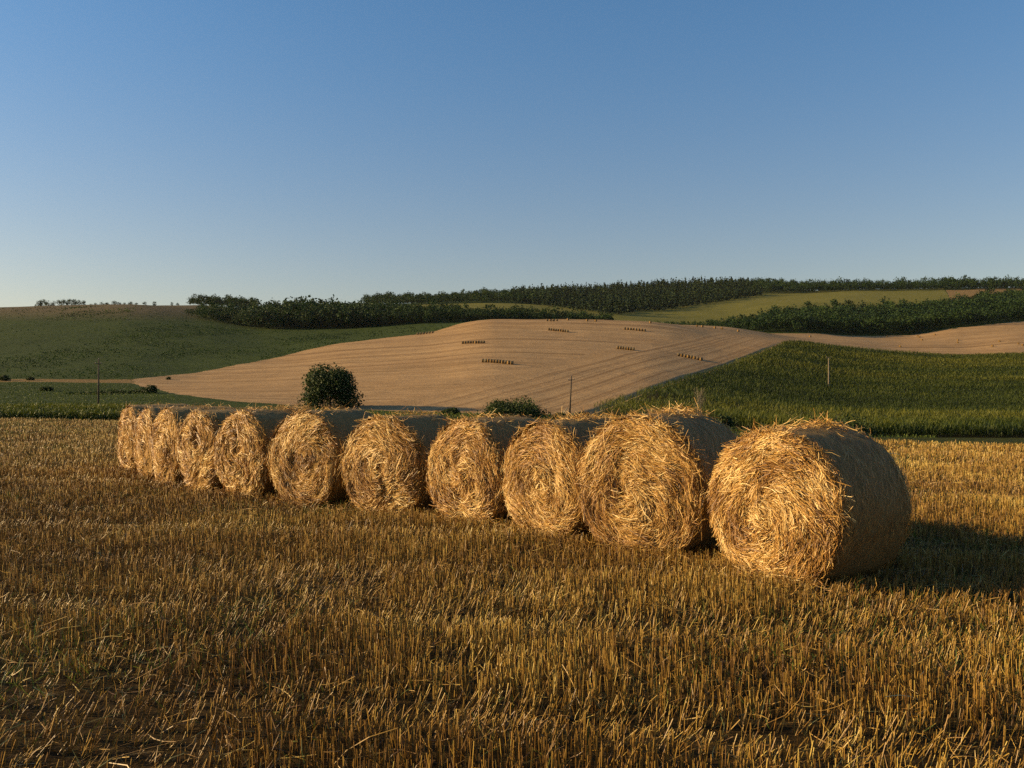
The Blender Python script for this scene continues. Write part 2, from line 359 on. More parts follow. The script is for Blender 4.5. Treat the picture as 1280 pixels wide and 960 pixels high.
def toXY(lst): return [((x-CX)/F*Y, Y) for x, Y in lst]
def img(pts): return [(x, Yof(x, y)) for x, y in pts]
right_edge = img([(735,518.5),(770,507),(800,495),(860,473),(930,449.5)])+[(985,442),(1000,452)]
wheat = toXY(img([(165,479),(200,487),(225,493),(260,498),(320,503.5),(400,509.5),(480,513.5),(560,516),(640,517.5),(700,519)])+right_edge
   + [(1000,480),(950,520),(900,545),(800,515),(700,505),(620,505),(601,492)]+img([(570,406),(540,415),(480,422.5),(430,428.5),(380,438),(320,452),(260,463),(200,470.5),(165,474.8)]))
right_edge_xy = toXY(right_edge)
wheat2 = toXY([(985,455),(1000,446),(1070,455),(1130,458),(1200,462),(1280,464),(1700,464),(1700,720),(1280,668),(1200,640),(1130,625),(1070,612),(1000,585),(955,570),(950,525)])
corn = toXY([(748,Yof(748,518)),(800,148),(900,132),(1000,118),(1090,113),(1280,113),(1900,113),(1900,458),(1280,458),(1200,456),(1130,452),(1070,449),(1003,441),(985,432)]+[(p[0]+1.5, p[1]-.5) for p in right_edge[:5][::-1]])
track = toXY(img([(-300,477.5),(0,477.5),(170,479),(170,474.5),(120,474.6),(0,474.0),(-300,474)]))
track2 = toXY([(1130,100),(1200,88),(1280,82),(1900,82),(1900,103),(1280,103),(1200,104)])
mead = toXY([(500,780),(700,760),(760,770),(770,700),(800,690),(900,760),(1000,790),(1100,850),(1190,905),(1180,1230),(1000,1300),(900,1290),(800,1180),(770,1000),(700,960),(520,960)])
patch = toXY([(1190,905),(1280,960),(1700,980),(1700,1240),(1280,1230),(1182,1190)])
def zone(X, Y):
    z = np.zeros(X.shape, int)                   # 0 green hillside
    z[Y < 142] = 5
    z[inpoly(X, Y, mead)] = 3; z[inpoly(X, Y, patch)] = 4
    z[inpoly(X, Y, corn)] = 2
    z[inpoly(X, Y, wheat2)] = 6
    z[inpoly(X, Y, wheat)] = 1
    z[inpoly(X, Y, track)] = 4; z[inpoly(X, Y, track2)] = 4
    return z
# a shallow ditch sunk along the tan field's right edge for its dark shadow line
dB = seg_dist(gX, gY, right_edge_xy); inw = inpoly(gX, gY, wheat)
gz += np.where(inw, 1, 0)*-0.55*np.exp(-((dB-1.6)/.9)**2)*np.clip((470-gY)/120, 0, 1)

cXm = (gX[:-1, :-1]+gX[1:, 1:])/2; cYm = (gY[:-1, :-1]+gY[1:, 1:])/2
jit = (fbm(cXm/6, cYm/6, 21, 3)-.5)*3.0
ZN = zone(cXm+jit*.6, cYm+jit)
idx = np.arange(len(gx)*NR).reshape(len(gx), NR)
Q = np.stack([idx[:-1, :-1], idx[1:, :-1], idx[1:, 1:], idx[:-1, 1:]], 2).reshape(-1, 4)
GV = np.stack([gX, gY, gz], 2).reshape(-1, 3)
rowc = (gY-0.06*gX+6*np.sin(gX/70))/3.2
hb = np.clip((44-dB)/6, 0, 1); rowc = np.where(inw, rowc*(1-hb)+(dB*1.0+300)*hb, rowc)
yy = yimg(gX, gY, gz)
dry = np.clip((402-yy)/14, 0, 1)*np.clip((300-(gX/gY*F+CX))/60, 0, 1)*(gY > 400)*.85
names = {0: ('green_hillside', 'hill_grass', 'green grassy hillside rising to the skyline on the far left'), 1: ('tan_stubble_hill', 'hill_stubble', 'tan harvested hill field in the middle distance'),
  2: ('corn_field_ground', 'cornsoil', 'ground under the green maize on the right hill'), 3: ('far_meadow', 'meadow', 'pale olive meadow between the woods'), 4: ('dirt_track', 'dirt', 'pale dirt track and bare patches'),
  5: ('verge', 'verge', 'weedy grass strip in the valley behind the bales'), 6: ('far_stubble_field', 'hill_stubble', 'second tan field under the right wood')}
zf = ZN.reshape(-1)
for z, (nm, mt, lb) in names.items():
    q = Q[zf == z]; u, inv = np.unique(q, return_inverse=True)
    o = build(nm, GV[u], [inv.reshape(-1, 4)], M[mt], smooth=True, attrs={'row': rowc.reshape(-1)[u], 'dry': dry.reshape(-1)[u], 'head': hb.reshape(-1)[u]})
    tag(o, lb, None, None, 'structure')

# ------------------------------------------------------------------ near stubble field
E0 = np.array([-24.3, 42.0]); Ed = np.array([.893, -.449]); En = np.array([-.449, -.893])
RD = np.array([.988, -.155]); RN = np.array([.155, .988])       # combine passes run along RD
def zn(X, Y):
    tt = (X-E0[0])*En[0]+(Y-E0[1])*En[1]
    k = np.clip(tt/6, 0, 1)
    return k*((fbm(X/5, Y/5, 31, 3)-.5)*.14+(fbm(X/1.1, Y/1.1, 33, 2)-.5)*.05)
s = np.concatenate([np.arange(-260, -60, 8.), np.arange(-60, 60, .25), np.arange(60, 261, 8.)])
tt = np.concatenate([[-.02], np.arange(0, 34, .25), np.arange(34, 240, 8.)])
S_, T_ = np.meshgrid(s, tt, indexing='ij')
NX = E0[0]+Ed[0]*S_+En[0]*T_; NY = E0[1]+Ed[1]*S_+En[1]*T_; NZ = zn(NX, NY); NZ[:, 0] = -.5
i_ = np.arange(NX.size).reshape(NX.shape)
q = np.stack([i_[:-1, :-1], i_[:-1, 1:], i_[1:, 1:], i_[1:, :-1]], 2).reshape(-1, 4)
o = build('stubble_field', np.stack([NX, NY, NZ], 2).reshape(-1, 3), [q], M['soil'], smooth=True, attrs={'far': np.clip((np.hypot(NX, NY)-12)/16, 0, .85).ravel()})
tag(o, 'near harvested field the bales stand on', None, None, 'structure')

def track_amt(X, Y):
    """0..1 how far the stubble is pressed down by wheels and patchy wear"""
    p = RN[0]*X+RN[1]*Y+.25*(fbm(X/3, Y/3, 51, 2)-.5)
    a = np.zeros_like(X)
    for c_, wd in ((4.05, .20), (5.75, .22), (9.0, .25), (7.2, .12), (13.3, .28), (15.2, .28), (19.6, .35), (22, .35), (27, .4)):
        a = np.maximum(a, np.exp(-((p-c_)/wd)**2))
    a *= .35+.9*fbm(X/1.3, Y/1.3, 57, 2)
    hole = np.clip((fbm(X/.8, Y/.8, 61, 3)-.60)*6, 0, 1)
    return np.clip(np.maximum(a, hole*.85), 0, 1)

def sample_field(n0, pw, y0, y1, umax):
    """points with density n0*(9/Y)^pw per m2"""
    Ys = np.linspace(y0, y1, 400); dens = n0*np.minimum(1, (9/Ys)**pw)*2*umax*Ys
    cdf = np.concatenate([[0], np.cumsum((dens[1:]+dens[:-1])/2*np.diff(Ys))]); N = int(cdf[-1])
    Y = np.interp(RS.rand(N)*cdf[-1], cdf, Ys); X = (RS.rand(N)*2-1)*umax*Y
    # the field goes on to both sides and behind, a little thinner
    No = int(n0*.36*34*36); Xo = RS.uniform(-16, 18, No); Yo = RS.uniform(-4, 32, No)
    ko = ((np.abs(Xo) > umax*Yo) | (Yo < y0)) & (np.hypot(Xo, Yo) > .5); X = np.concatenate([X, Xo[ko]]); Y = np.concatenate([Y, Yo[ko]])
    k = ((X-E0[0])*En[0]+(Y-E0[1])*En[1]) > .15
    return X[k], Y[k]
X, Y = sample_field(980, 1.42, 2.4, 62, .76)
p = RN[0]*X+RN[1]*Y; q_ = RD[0]*X+RD[1]*Y
pitch = .15
p2 = (np.round(p/pitch)+RS.normal(0, .17, len(p)))*pitch
near = np.clip((16-Y)/6, 0, 1); p = p*(1-near)+p2*near
clump = RS.normal(0, .012, len(p)); q_ = np.where(RS.rand(len(q_)) < .6, np.round(q_/.07)*.07+clump, q_)
X = RD[0]*p+RN[0]*p+0*p; X = RD[0]*q_+RN[0]*p; Y = RD[1]*q_+RN[1]*p
pr = track_amt(X, Y); patch_h = fbm(X/2.2, Y/2.2, 71, 3)
k = RS.rand(len(X)) > pr*.45; X, Y, pr, patch_h = X[k], Y[k], pr[k], patch_h[k]
N = len(X)
hh = (.05+.16*patch_h+RS.normal(0, .022, N))*(1-.35*pr)
hh = np.clip(hh, .04, .30)
rr = np.where((np.abs(X) > .76*Y) | (Y < 2.4), .0033, np.maximum(.0019, Y*.00024))*RS.uniform(.75, 1.3, N)
lean = np.abs(RS.normal(0, .11, N))+pr*RS.uniform(.3, 1.05, N)*(RS.rand(N) < .75)+(RS.rand(N) < .05)*RS.uniform(.3, 1.0, N)
la = np.where((pr > .25), np.arctan2(RD[1], RD[0])+RS.normal(.25, .4, N), RS.uniform(0, 2*np.pi, N))
D = np.stack([np.sin(lean)*np.cos(la), np.sin(lean)*np.sin(la), np.cos(lean)], 1)
B = np.stack([X, Y, zn(X, Y)-.015], 1); Tp = B+D*hh[:, None]
a_ = norm(np.cross(D, np.array([0, 1., 0.1]))); b_ = np.cross(D, a_)
a0 = RS.uniform(0, 6.28, N)
ring = []
for P_, sc in ((B, 1.0), (Tp, .85)):
    for j in range(3):
        th = a0+j*2.094; ring.append(P_+(a_*np.cos(th)[:, None]+b_*np.sin(th)[:, None])*(rr*sc)[:, None])
V = np.stack(ring, 1).reshape(-1, 3); o6 = (np.arange(N)*6)[:, None]
fq = np.concatenate([o6+np.array([j, (j+1) % 3, 3+(j+1) % 3, 3+j]) for j in range(3)]); ft = o6+np.array([3, 4, 5])
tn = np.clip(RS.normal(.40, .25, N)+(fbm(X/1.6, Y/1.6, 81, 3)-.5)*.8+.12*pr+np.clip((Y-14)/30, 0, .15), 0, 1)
tv = np.repeat(tn[:, None], 6, 1); tv[:, 3:] = np.clip(tv[:, 3:]+.10, 0, 1); tv[:, :3] -= .12  # sunlit look put into the tint: stalk tops paler, bases darker
mb = MB(); mb.add(V, [fq, ft], np.clip(tv, 0, 1).ravel())
# leaf sheaths and lying straw
k = RS.rand(N) < .35*np.clip((22-Y)/10, .1, 1); n_ = k.sum()
ld = RS.uniform(0, 6.28, n_); el = RS.uniform(.2, 1.3, n_)
tdir = np.stack([np.cos(ld)*np.cos(el), np.sin(ld)*np.cos(el), np.sin(el)], 1)
L_ = RS.uniform(.04, .12, n_)
V, f = ribbons(B[k]+tdir*L_[:, None]*.5+D[k]*(hh[k]*RS.uniform(.1, .7, n_))[:, None], tdir, RS.normal(0, 1, (n_, 3)), L_, np.maximum(.004, Y[k]*.0004), 0, RS.uniform(-.5, .9, n_), 2, .3)
mb.add(V, [f], np.repeat(np.clip(tn[k]+RS.normal(0, .12, n_), 0, 1), 6))
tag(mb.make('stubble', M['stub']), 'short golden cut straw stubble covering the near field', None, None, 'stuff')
X, Y = sample_field(95, 1.3, 2.4, 50, .76); N = len(X)
pr = track_amt(X, Y); ang = RS.normal(.2, .9, N); el = RS.normal(.05, .22, N)
tdir = np.stack([np.cos(ang)*np.cos(el), np.sin(ang)*np.cos(el), np.sin(el)], 1)
L_ = RS.gamma(4, .035, N).clip(.04, .45)
P = np.stack([X, Y, zn(X, Y)+.01+RS.rand(N)**2*.10*(1-.6*pr)+np.abs(np.sin(el))*L_*.5], 1)
V, f = ribbons(P, tdir, roll(np.tile([0, 0, 1.], (N, 1)), tdir, RS.normal(0, .6, N)), L_, np.maximum(.0045, Y*.0004)*RS.uniform(.7, 1.2, N), RS.normal(0, .35, N), RS.normal(.1, .3, N), 3, .7)
mb = MB(); mb.add(V, [f], np.repeat(np.clip(RS.normal(.55, .23, N), 0, 1), 8))
tag(mb.make('loose_straw_litter', M['stub']), 'loose broken straw lying among the stubble', None, None, 'stuff')
# green weeds in the stubble
X, Y = sample_field(260, 1.1, 2.4, 40, .76); d = fbm(X/1.8, Y/1.8, 91, 3)
k = RS.rand(len(X)) < np.clip((d-.47)*4, .05, .9); X, Y = X[k], Y[k]; N = len(X)
ang = RS.uniform(0, 6.28, N); el = RS.uniform(.3, 1.4, N); L_ = RS.uniform(.05, .15, N)
tdir = np.stack([np.cos(ang)*np.cos(el), np.sin(ang)*np.cos(el), np.sin(el)], 1)
P = np.stack([X, Y, zn(X, Y)+np.sin(el)*L_*.5+RS.rand(N)*.03], 1)
V, f = ribbons(P, tdir, RS.normal(0, 1, (N, 3)), L_, np.maximum(.006, Y*.0006), 0, RS.normal(.4, .4, N), 3, .2)
mb = MB(); mb.add(V, [f], np.repeat(RS.rand(N), 8))
tag(mb.make('weeds', M['weed']), 'scattered green weeds among the stubble', None, None, 'stuff')

# ------------------------------------------------------------------ hay bales of the near row
def bale_surface(R, seed, holes):
    """height (towards the viewer) of a bale end at polar r, th"""
    def hgt(r, th):
        x, y = r*np.cos(th), r*np.sin(th); q = r/R
        h = .055*(1-q**2)-.10*np.clip((q-.86)/.14, 0, 1)**2
        wob = fbm(x*2.3+7, y*2.3+seed, seed, 3)-.5
        h = h+.13*wob+.055*(fbm(r*9+wob*3, np.abs(th)*1.1+seed, seed+5, 2)-.5)
        for hr, ht, hs, hd in holes:
            hx, hy = hr*R*math.cos(ht), hr*R*math.sin(ht)
            h = h-hd*np.exp(-(((x-hx)/hs)**2+((y-hy)/(hs*1.7))**2))
        return h
    return hgt
def make_bale(R, L, seed, nst, holes, label, loc, rz, tuft=0.5, wads=None):
    rs = np.random.RandomState(seed*13+5)
    root = empty('hay_bale', loc, rz); tag(root, label, 'hay bale', 'row of big round straw bales')
    ph = rs.uniform(0, 6.28, 4)
    rim = lambda th: R*(1+.012*np.sin(2*th+ph[0])+.010*np.sin(3*th+ph[1])+.008*np.sin(7*th+ph[2]))
    sag = lambda z: np.where(z < -.82*R, -.82*R+(z+.82*R)*.55, z)
    # drum (axis along local Y, front end at y=0 facing -Y)
    nth, nl = 128, 28; th = np.arange(nth)*2*np.pi/nth-np.pi/2; yv = np.linspace(0.015, L-.015, nl)
    TH, YY = np.meshgrid(th, yv); rr_ = rim(TH)*(1-.03*np.exp(-YY/.05)-.03*np.exp(-(L-YY)/.05))+.030*(fbm(TH*1.6, YY*2.5, seed, 3)-.5)+.016*(fbm(TH*9, YY*14, seed+2, 2)-.5)
    V = np.stack([rr_*np.cos(TH), YY, sag(rr_*np.sin(TH))+R*.93], 2).reshape(-1, 3)
    i = np.arange(nth); j = (i+1) % nth
    fq = np.concatenate([np.stack([r*nth+i, (r+1)*nth+i, (r+1)*nth+j, r*nth+j], 1) for r in range(nl-1)])
    build('net_wrap', V, [fq], M['net'], root, smooth=True, attrs={'ang': (TH*R).ravel(), 'axis': YY.ravel()})
    # the two ends: packed backing + thousands of straws
    for side in (0, 1):
        hg = bale_surface(R, seed+side*50, holes if side == 0 else [])
        nr, nt_ = 34, 110; q = np.linspace(0, 1, nr)[1:]; tht = np.arange(nt_)*2*np.pi/nt_
        QQ, TT = np.meshgrid(q, tht, indexing='ij'); r_ = QQ*rim(TT)*.985; hh_ = hg(r_, TT)
        V = np.stack([r_*np.cos(TT), -hh_, sag(r_*np.sin(TT))+R*.93], 2).reshape(-1, 3)
        V = np.concatenate([[[0, -float(hg(np.array(0.01), np.array(0.))), R*.93]], V])
        a = 1+np.arange(nt_); bb = 1+(np.arange(nt_)+1) % nt_
        F3 = np.stack([np.zeros(nt_, int), a, bb], 1)
        F4 = np.concatenate([np.stack([a+k*nt_, a+(k+1)*nt_, bb+(k+1)*nt_, bb+k*nt_], 1) for k in range(nr-2)])
        n1 = nst if side == 0 else nst//6
        # wads: bundles of straws sharing place and direction
        nw = n1//9; wr = R*np.sqrt(rs.rand(nw))*.985; wt = rs.uniform(0, 6.283, nw)
        chaos = np.clip(1.15-wr/R*1.15, 0, 1)
        wx, wz = wr*np.cos(wt), wr*np.sin(wt)
        fld = (fbm(wx*2.2+seed, wz*2.2, seed+3, 3)-.5)
        wdir = wt+np.pi/2+fld*(1.9+3.2*chaos)+rs.normal(0, .20, nw)
        wl = .006+rs.gamma(1.6, .010, nw)
        wtn = np.clip(.47+1.25*(fbm(wx*4, wz*4, seed+8, 3)-.5)+rs.normal(0, .09, nw), 0, 1)
        g = np.repeat(np.arange(nw), 9); N = len(g)
        dx = rs.normal(0, .055, N); dn = rs.normal(0, .014, N)
        dirn = wdir[g]+rs.normal(0, .16, N)+(rs.rand(N) < .10)*rs.normal(0, .9, N)
        x = wx[g]+np.cos(wdir[g])*dx-np.sin(wdir[g])*dn; z = wz[g]+np.sin(wdir[g])*dx+np.cos(wdir[g])*dn
        r_ = np.hypot(x, z); t_ = np.arctan2(z, x); lim = rim(t_)*.995; kk = np.minimum(1, lim/np.maximum(r_, 1e-4)); x, z, r_ = x*kk, z*kk, r_*kk
        lift = wl[g]*rs.uniform(.2, 1.3, N)+.002
        base_h = hg(r_, t_)
        c = np.stack([x, -(base_h+lift), sag(z)+R*.93], 1)
        tilt = rs.normal(0, .13, N)+(rs.rand(N) < .06)*rs.uniform(.2, .8, N)
        td = np.stack([np.cos(dirn)*np.cos(tilt), -np.sin(tilt), np.sin(dirn)*np.cos(tilt)], 1)
        nn = roll(np.tile([0, -1., 0], (N, 1)), td, rs.normal(0, .55, N))
        Ls = np.clip(rs.gamma(4.0, .025, N), .025, .30)
        wd = rs.uniform(.0028, .0058, N)*(1.0 if nst > 9000 else 1.25 if nst > 5500 else 1.6)
        Vr, fr = ribbons(c, td, nn, Ls, wd, np.clip(Ls/np.maximum(r_, .12), 0, 1)*.5*np.sign(rs.rand(N)-.35), rs.normal(.12, .25, N), 3, .75)
        tn_ = np.clip(wtn[g]+rs.normal(0, .19, N)+(rs.rand(N) < .07)*.35, 0, 1)
        m_ = MB(); m_.add(V, [F3, F4], .3)
        # rim fringe: stray ends sticking out past the edge
        nf = int(n1*.10); ft_ = rs.uniform(0, 6.283, nf); fr_ = rim(ft_)*rs.uniform(.93, 1.0, nf)
        out_ = rs.uniform(.0, .9, nf)**1.4*(.35+.65*(np.sin(ft_) > .2))
        dr = ft_+np.pi/2*np.sign(rs.rand(nf)-.4)*(1-out_*.75)
        td2 = norm(np.stack([np.cos(dr), -rs.normal(.15, .45, nf), np.sin(dr)], 1))
        Lf = rs.gamma(4, .024, nf).clip(.03, .22)
        c2 = np.stack([fr_*np.cos(ft_), rs.uniform(-.02, .09, nf), sag(fr_*np.sin(ft_))+R*.93], 1)+td2*(Lf*.3)[:, None]
        V2, f2 = ribbons(c2, td2, rs.normal(0, 1, (nf, 3)), Lf, rs.uniform(.0035, .0065, nf), rs.normal(0, .3, nf), rs.normal(0, .3, nf), 3, .5)
        allV = np.concatenate([Vr, V2]); allF = np.concatenate([fr, f2+len(Vr)])
        at = np.concatenate([np.repeat(tn_, 8), np.repeat(np.clip(rs.normal(.5, .2, nf), 0, 1), 8)])
        nb = len(V); VV = np.concatenate([V, allV]); TTn = np.concatenate([np.full(nb, .3), at])
        if side == 1: VV[:, 1] = L-VV[:, 1]
        faces = [F3, F4, allF+nb]
        if side == 1: faces = [f[:, ::-1] for f in faces]
        mi = np.concatenate([np.zeros(len(F3)+len(F4)), np.ones(len(allF))])
        build('straw_end', VV, faces, [M['packed'], M['straw']], root, TTn, False, None, mi)
    # straw caught on top of the net + short fuzz
    mt_ = MB(); nt2 = int(20+(tuft**1.5)*620)
    cl = rs.choice(4, nt2); cy = rs.uniform(.25, L-.1, 4)[cl]; ca = (np.pi/2+rs.normal(0, .22, 4))[cl]
    ang = ca+rs.normal(0, .16, nt2); yv = np.clip(cy+rs.normal(0, .14, nt2), .03, L-.03)
    up = np.abs(rs.normal(.12, .30, nt2)); hd = rs.uniform(0, 6.28, nt2)
    tdl = np.stack([np.cos(hd)*np.cos(up), np.sin(hd)*np.cos(up), np.sin(up)], 1)
    Lf = rs.gamma(4, .026, nt2).clip(.03, .24)
    P = np.stack([R*1.006*np.cos(ang), yv, R*1.006*np.sin(ang)+R*.93], 1); P[:, 2] += .004+np.sin(up)*Lf*.45+rs.rand(nt2)**2*.05*tuft
    V, f = ribbons(P, tdl, rs.normal(0, 1, (nt2, 3)), Lf, rs.uniform(.0035, .006, nt2), rs.normal(0, .3, nt2), rs.normal(0, .3, nt2), 3, .6)
    mt_.add(V, [f], np.repeat(np.clip(rs.normal(.62, .18, nt2), 0, 1), 8))
    nfz = 4200 if nst > 12000 else 2600 if nst > 7000 else 1200
    ang = rs.uniform(-1.2, np.pi+.9, nfz); yv = rs.uniform(.02, L-.02, nfz); dd = rs.normal(0, .35, nfz); up = np.abs(rs.normal(.0, .2, nfz))
    er = np.stack([np.cos(ang), 0*ang, np.sin(ang)], 1); et = np.stack([-np.sin(ang), 0*ang, np.cos(ang)], 1); ey = np.array([[0, 1., 0]])
    tdl = norm(et*np.cos(dd)[:, None]+ey*np.sin(dd)[:, None]+er*up[:, None])
    Lf = rs.uniform(.03, .12, nfz); P = er*(R*1.01)+ey*yv[:, None]+np.array([[0, 0, R*.93]])+er*(up*Lf*.4+.002)[:, None]
    P[:, 2] = np.maximum(P[:, 2], .05)
    V, f = ribbons(P, tdl, er, Lf, rs.uniform(.0016, .003, nfz), rs.normal(0, .3, nfz), .3, 2, .6)
    mt_.add(V, [f], np.repeat(np.clip(rs.normal(.42, .2, nfz), 0, 1), 6))
    nsk = int(nst*.035); sx_ = rs.normal(0, R*.55, nsk); sy_ = -.06-np.abs(rs.normal(0, .13, nsk)); hd = rs.uniform(0, 6.28, nsk); up = rs.normal(.1, .35, nsk)
    tdl = np.stack([np.cos(hd)*np.cos(up), np.sin(hd)*np.cos(up), np.sin(up)], 1); Lf = rs.gamma(4, .03, nsk).clip(.04, .3)
    P = np.stack([sx_, sy_, .03+rs.rand(nsk)*.15*np.exp(sy_*4)], 1)
    V, f = ribbons(P, tdl, rs.normal(0, 1, (nsk, 3)), Lf, rs.uniform(.003, .0055, nsk), rs.normal(0, .3, nsk), rs.normal(0, .3, nsk), 3, .6)
    mt_.add(V, [f], np.repeat(np.clip(rs.normal(.45, .2, nsk), 0, 1), 8))
    mt_.make('loose_straw', M['straw'], root)
    return root
#  image column of the face, distance, diameter, width/height of the visible end, straws, tuft, holes (r, angle, size, depth), label
BALES = [
 (964, 7.20, 1.275, .78, 15000, .7, [(.25, -1.2, .05, .05)], 'large straw bale at the right end of the row, showing its shaded netted side'),
 (796, 8.42, 1.36, .86, 13000, .8, [(.35, -.6, .06, .08), (.3, .2, .05, .05)], 'tall straw bale with a spiky top, second from the right end of the row'),
 (678, 9.35, 1.25, .70, 9500, .9, [(.35, .5, .06, .09), (.3, -.4, .05, .08)], 'straw bale with a straw tuft behind its top, third from the right end'),
 (580, 10.20, 1.24, .69, 8000, .4, [(.4, 2.6, .05, .07), (.35, -.5, .05, .07)], 'straw bale in front of the round green bush, fourth from the right end'),
 (477, 11.05, 1.29, .78, 7000, .4, [(.3, -1.2, .07, .08)], 'broad straw bale just right of the lone dark tree, fifth from the right end'),
 (377, 12.05, 1.32, .69, 6000, .3, [(.2, 2.9, .05, .06)], 'straw bale just left of below the lone dark tree, sixth from the right end'),
 (302, 12.95, 1.28, .54, 4800, .9, [(.3, 1.6, .07, .10), (.4, -1.1, .07, .14)], 'straw bale with two dark hollows, fifth from the left end of the row'),
 (247, 13.75, 1.31, .46, 3200, .2, [(.42, 1.5, .08, .20), (.2, -.6, .05, .08)], 'straw bale with one dark hole above its middle, fourth from the left end'),
 (207, 14.75, 1.33, .30, 2600, .3, [], 'narrow edge-on straw bale with a bright frayed top, third from the left end'),
 (182, 15.75, 1.30, .27, 2400, .1, [], 'dull narrow straw bale squeezed between two others, second from the left end'),
 (160, 16.75, 1.31, .27, 2400, .1, [(.5, -1.6, .06, .1)], 'farthest straw bale at the left end of the row, seen almost edge-on'),
]
for k, (px, Yb, Dm, asp, ns, tf, holes, lb) in enumerate(BALES):
    Yb *= .978
    Xb = (px-CX)/F*Yb
    na = math.atan2(-Yb, -Xb)-math.acos(asp)           # heading of the end's outward normal
    make_bale(Dm/2*1.0, 0.94 if k == 0 else 1.1, 11+k*3, ns, holes, lb, (Xb, Yb, float(zn(np.array([Xb]), np.array([Yb]))[0])-.01), na+math.pi/2, tf)

# ------------------------------------------------------------------ far bales on the hills (each a thing, a few pixels each)
def far_bale_mesh(seed):
    rs = np.random.RandomState(seed); n = 18; th = np.arange(n)*2*np.pi/n; R, L = .60, .92
    prof = [(0, -.02), (.55, -.03), (.93, 0), (1, .06), (1.0, L-.06), (.93, L), (.5, L+.03), (0, L+.02)]
    V = [];
    for r, y in prof[1:-1]:
        rj = R*r*(1+rs.normal(0, .02, n)); V.append(np.stack([rj*np.cos(th), np.full(n, y)+rs.normal(0, .012, n), rj*np.sin(th)+R*.94], 1))
    V = np.concatenate(V); i = np.arange(n); j = (i+1) % n; nb = len(prof)-2
    F4 = np.concatenate([np.stack([k*n+i, (k+1)*n+i, (k+1)*n+j, k*n+j], 1) for k in range(nb-1)])
    V = np.concatenate([V, [[0, -.02, R*.94], [0, L+.02, R*.94]]]); c0, c1 = len(V)-2, len(V)-1
    F3 = np.concatenate([np.stack([np.full(n, c0), i, j], 1), np.stack([np.full(n, c1), (nb-1)*n+j, (nb-1)*n+i], 1)])
    mi = np.concatenate([np.zeros(n), np.zeros(n), np.repeat([0, 0, 1, 0, 0], n)[:len(F4)]])
    o = build('straw_bale', V, [F3, F4], [M['farend'], M['farnet']], None, None, True, {'ang': np.zeros(len(V)), 'axis': np.zeros(len(V))}, mi)
    return o
M['farend'] = simple('far_bale_straw', (0.1386, 0.0758, 0.0189), (0.198, 0.1179, 0.0357), 9, .8, .15, .3, .03)
M['farnet'] = simple('far_bale_net', (0.1063, 0.0825, 0.045), (0.175, 0.1375, 0.0775), 9, .8, .15, .3, .03)
protos = [far_bale_mesh(s_) for s_ in (1, 2, 3)]
used = [False]*3
ORD = ['first', 'second', 'third', 'fourth', 'fifth', 'sixth', 'seventh', 'eighth', 'ninth', 'tenth', 'eleventh', 'twelfth']
def put_bale(X, Y, label, group, rz, i):
    v = i % 3
    if not used[v]: o = protos[v]; used[v] = True
    else: o = protos[v].copy(); COL.objects.link(o)
    o.location = (X, Y, float(zfan(X, Y)[0])-.04); o.rotation_euler = (0, 0, rz)
    tag(o, label, 'straw bale', group); return o
cnt = 0
# first pixel, last column, how many, where
ROWS = [((577,430),604,9,'in the upper left row on the tan hill'), ((602,453),638,11,'in the longest, lowest row on the tan hill'),
        ((685,413),707,9,'in the top middle row on the tan hill'), ((780,412),803,8,'in the top right row on the tan hill'),
        ((771,436),788,7,'in the short row right of the hill middle'), ((847,445),871,8,'in the row nearest the maize boundary'),
        ((521,418.5),540,6,'in the row along the green left boundary'), ((683,401.5),695,4,'in the tiny group on the hill crest')]
for (x0, y0), x1, n, where in ROWS:
    X0, Y0, _ = spot(x0, y0); wdt = (x1-x0)/F*Y0; st = wdt/(n-1)
    dy = -math.sqrt(max(1.42**2-st*st, .15)); dy = max(dy, -.8)
    for i in range(n):
        e_ = 'left end' if i < (n+1)//2 else 'right end'; num = i if i < (n+1)//2 else n-1-i
        put_bale(X0+st*i, Y0+dy*i+RS.normal(0, .12), f'{ORD[num]} bale from the {e_} {where}' if num else f'bale at the {e_} {where}', 'rows of straw bales on the far hill', rad(-85)+RS.normal(0, .22), cnt); cnt += 1
SING = [((601,398.9),'lone pale bale on the top left shoulder of the tan hill'), ((709,400.5),'single straw bale at the crest right of the little group'), ((733,401.5),'pale bale on the crest below the dark copse'),
 ((744,402),'dark speck of a bale on the crest beside a pale one'), ((812,404),'single bale on the right half of the crest'), ((871,408.5),'leftmost of the three pale bales lining the right crest'), ((877,409),'middle one of the three pale bales lining the right crest'),
 ((893,410.5),'rightmost of the three pale bales lining the right crest'), ((902,411.5),'pale bale alone right of the crest trio'), ((922,414.5),'last pale bale where the crest dips to the right'),
 ((1109,421),'left of two bales close under the right wood'), ((1147,420.5),'pale bale under the wood right of the dark track'), ((1149,422),'pale bale just below another under the wood'), ((1152,425.5),'lower dark bale right of the dark track'),
 ((1168,419),'bale touching the dark edge of the wood'), ((1197,426),'upper of two bales standing together on the right field'), ((1197,429),'lower of two bales standing together on the right field'),
 ((1249,427.5),'single bale with a shadow high on the right field'), ((1240,433.5),'dark bale low on the right field'), ((1273,430.5),'pale bale at the right border of the far field'), ((1278,432),'dark bale beside a pale one at the right border'),
 ((1125,434),'low bale near the corn ridge'), ((1012,421.5),'dark bale at the narrow neck between the two fields')]
for (x0, y0), lb in SING:
    lo = 460 if x0 > 1000 else 380
    X0, Y0, _ = spot(x0, y0, lo, 700); put_bale(X0, Y0, lb, 'scattered straw bales', rad(RS.uniform(-70, -20)), cnt); cnt += 1

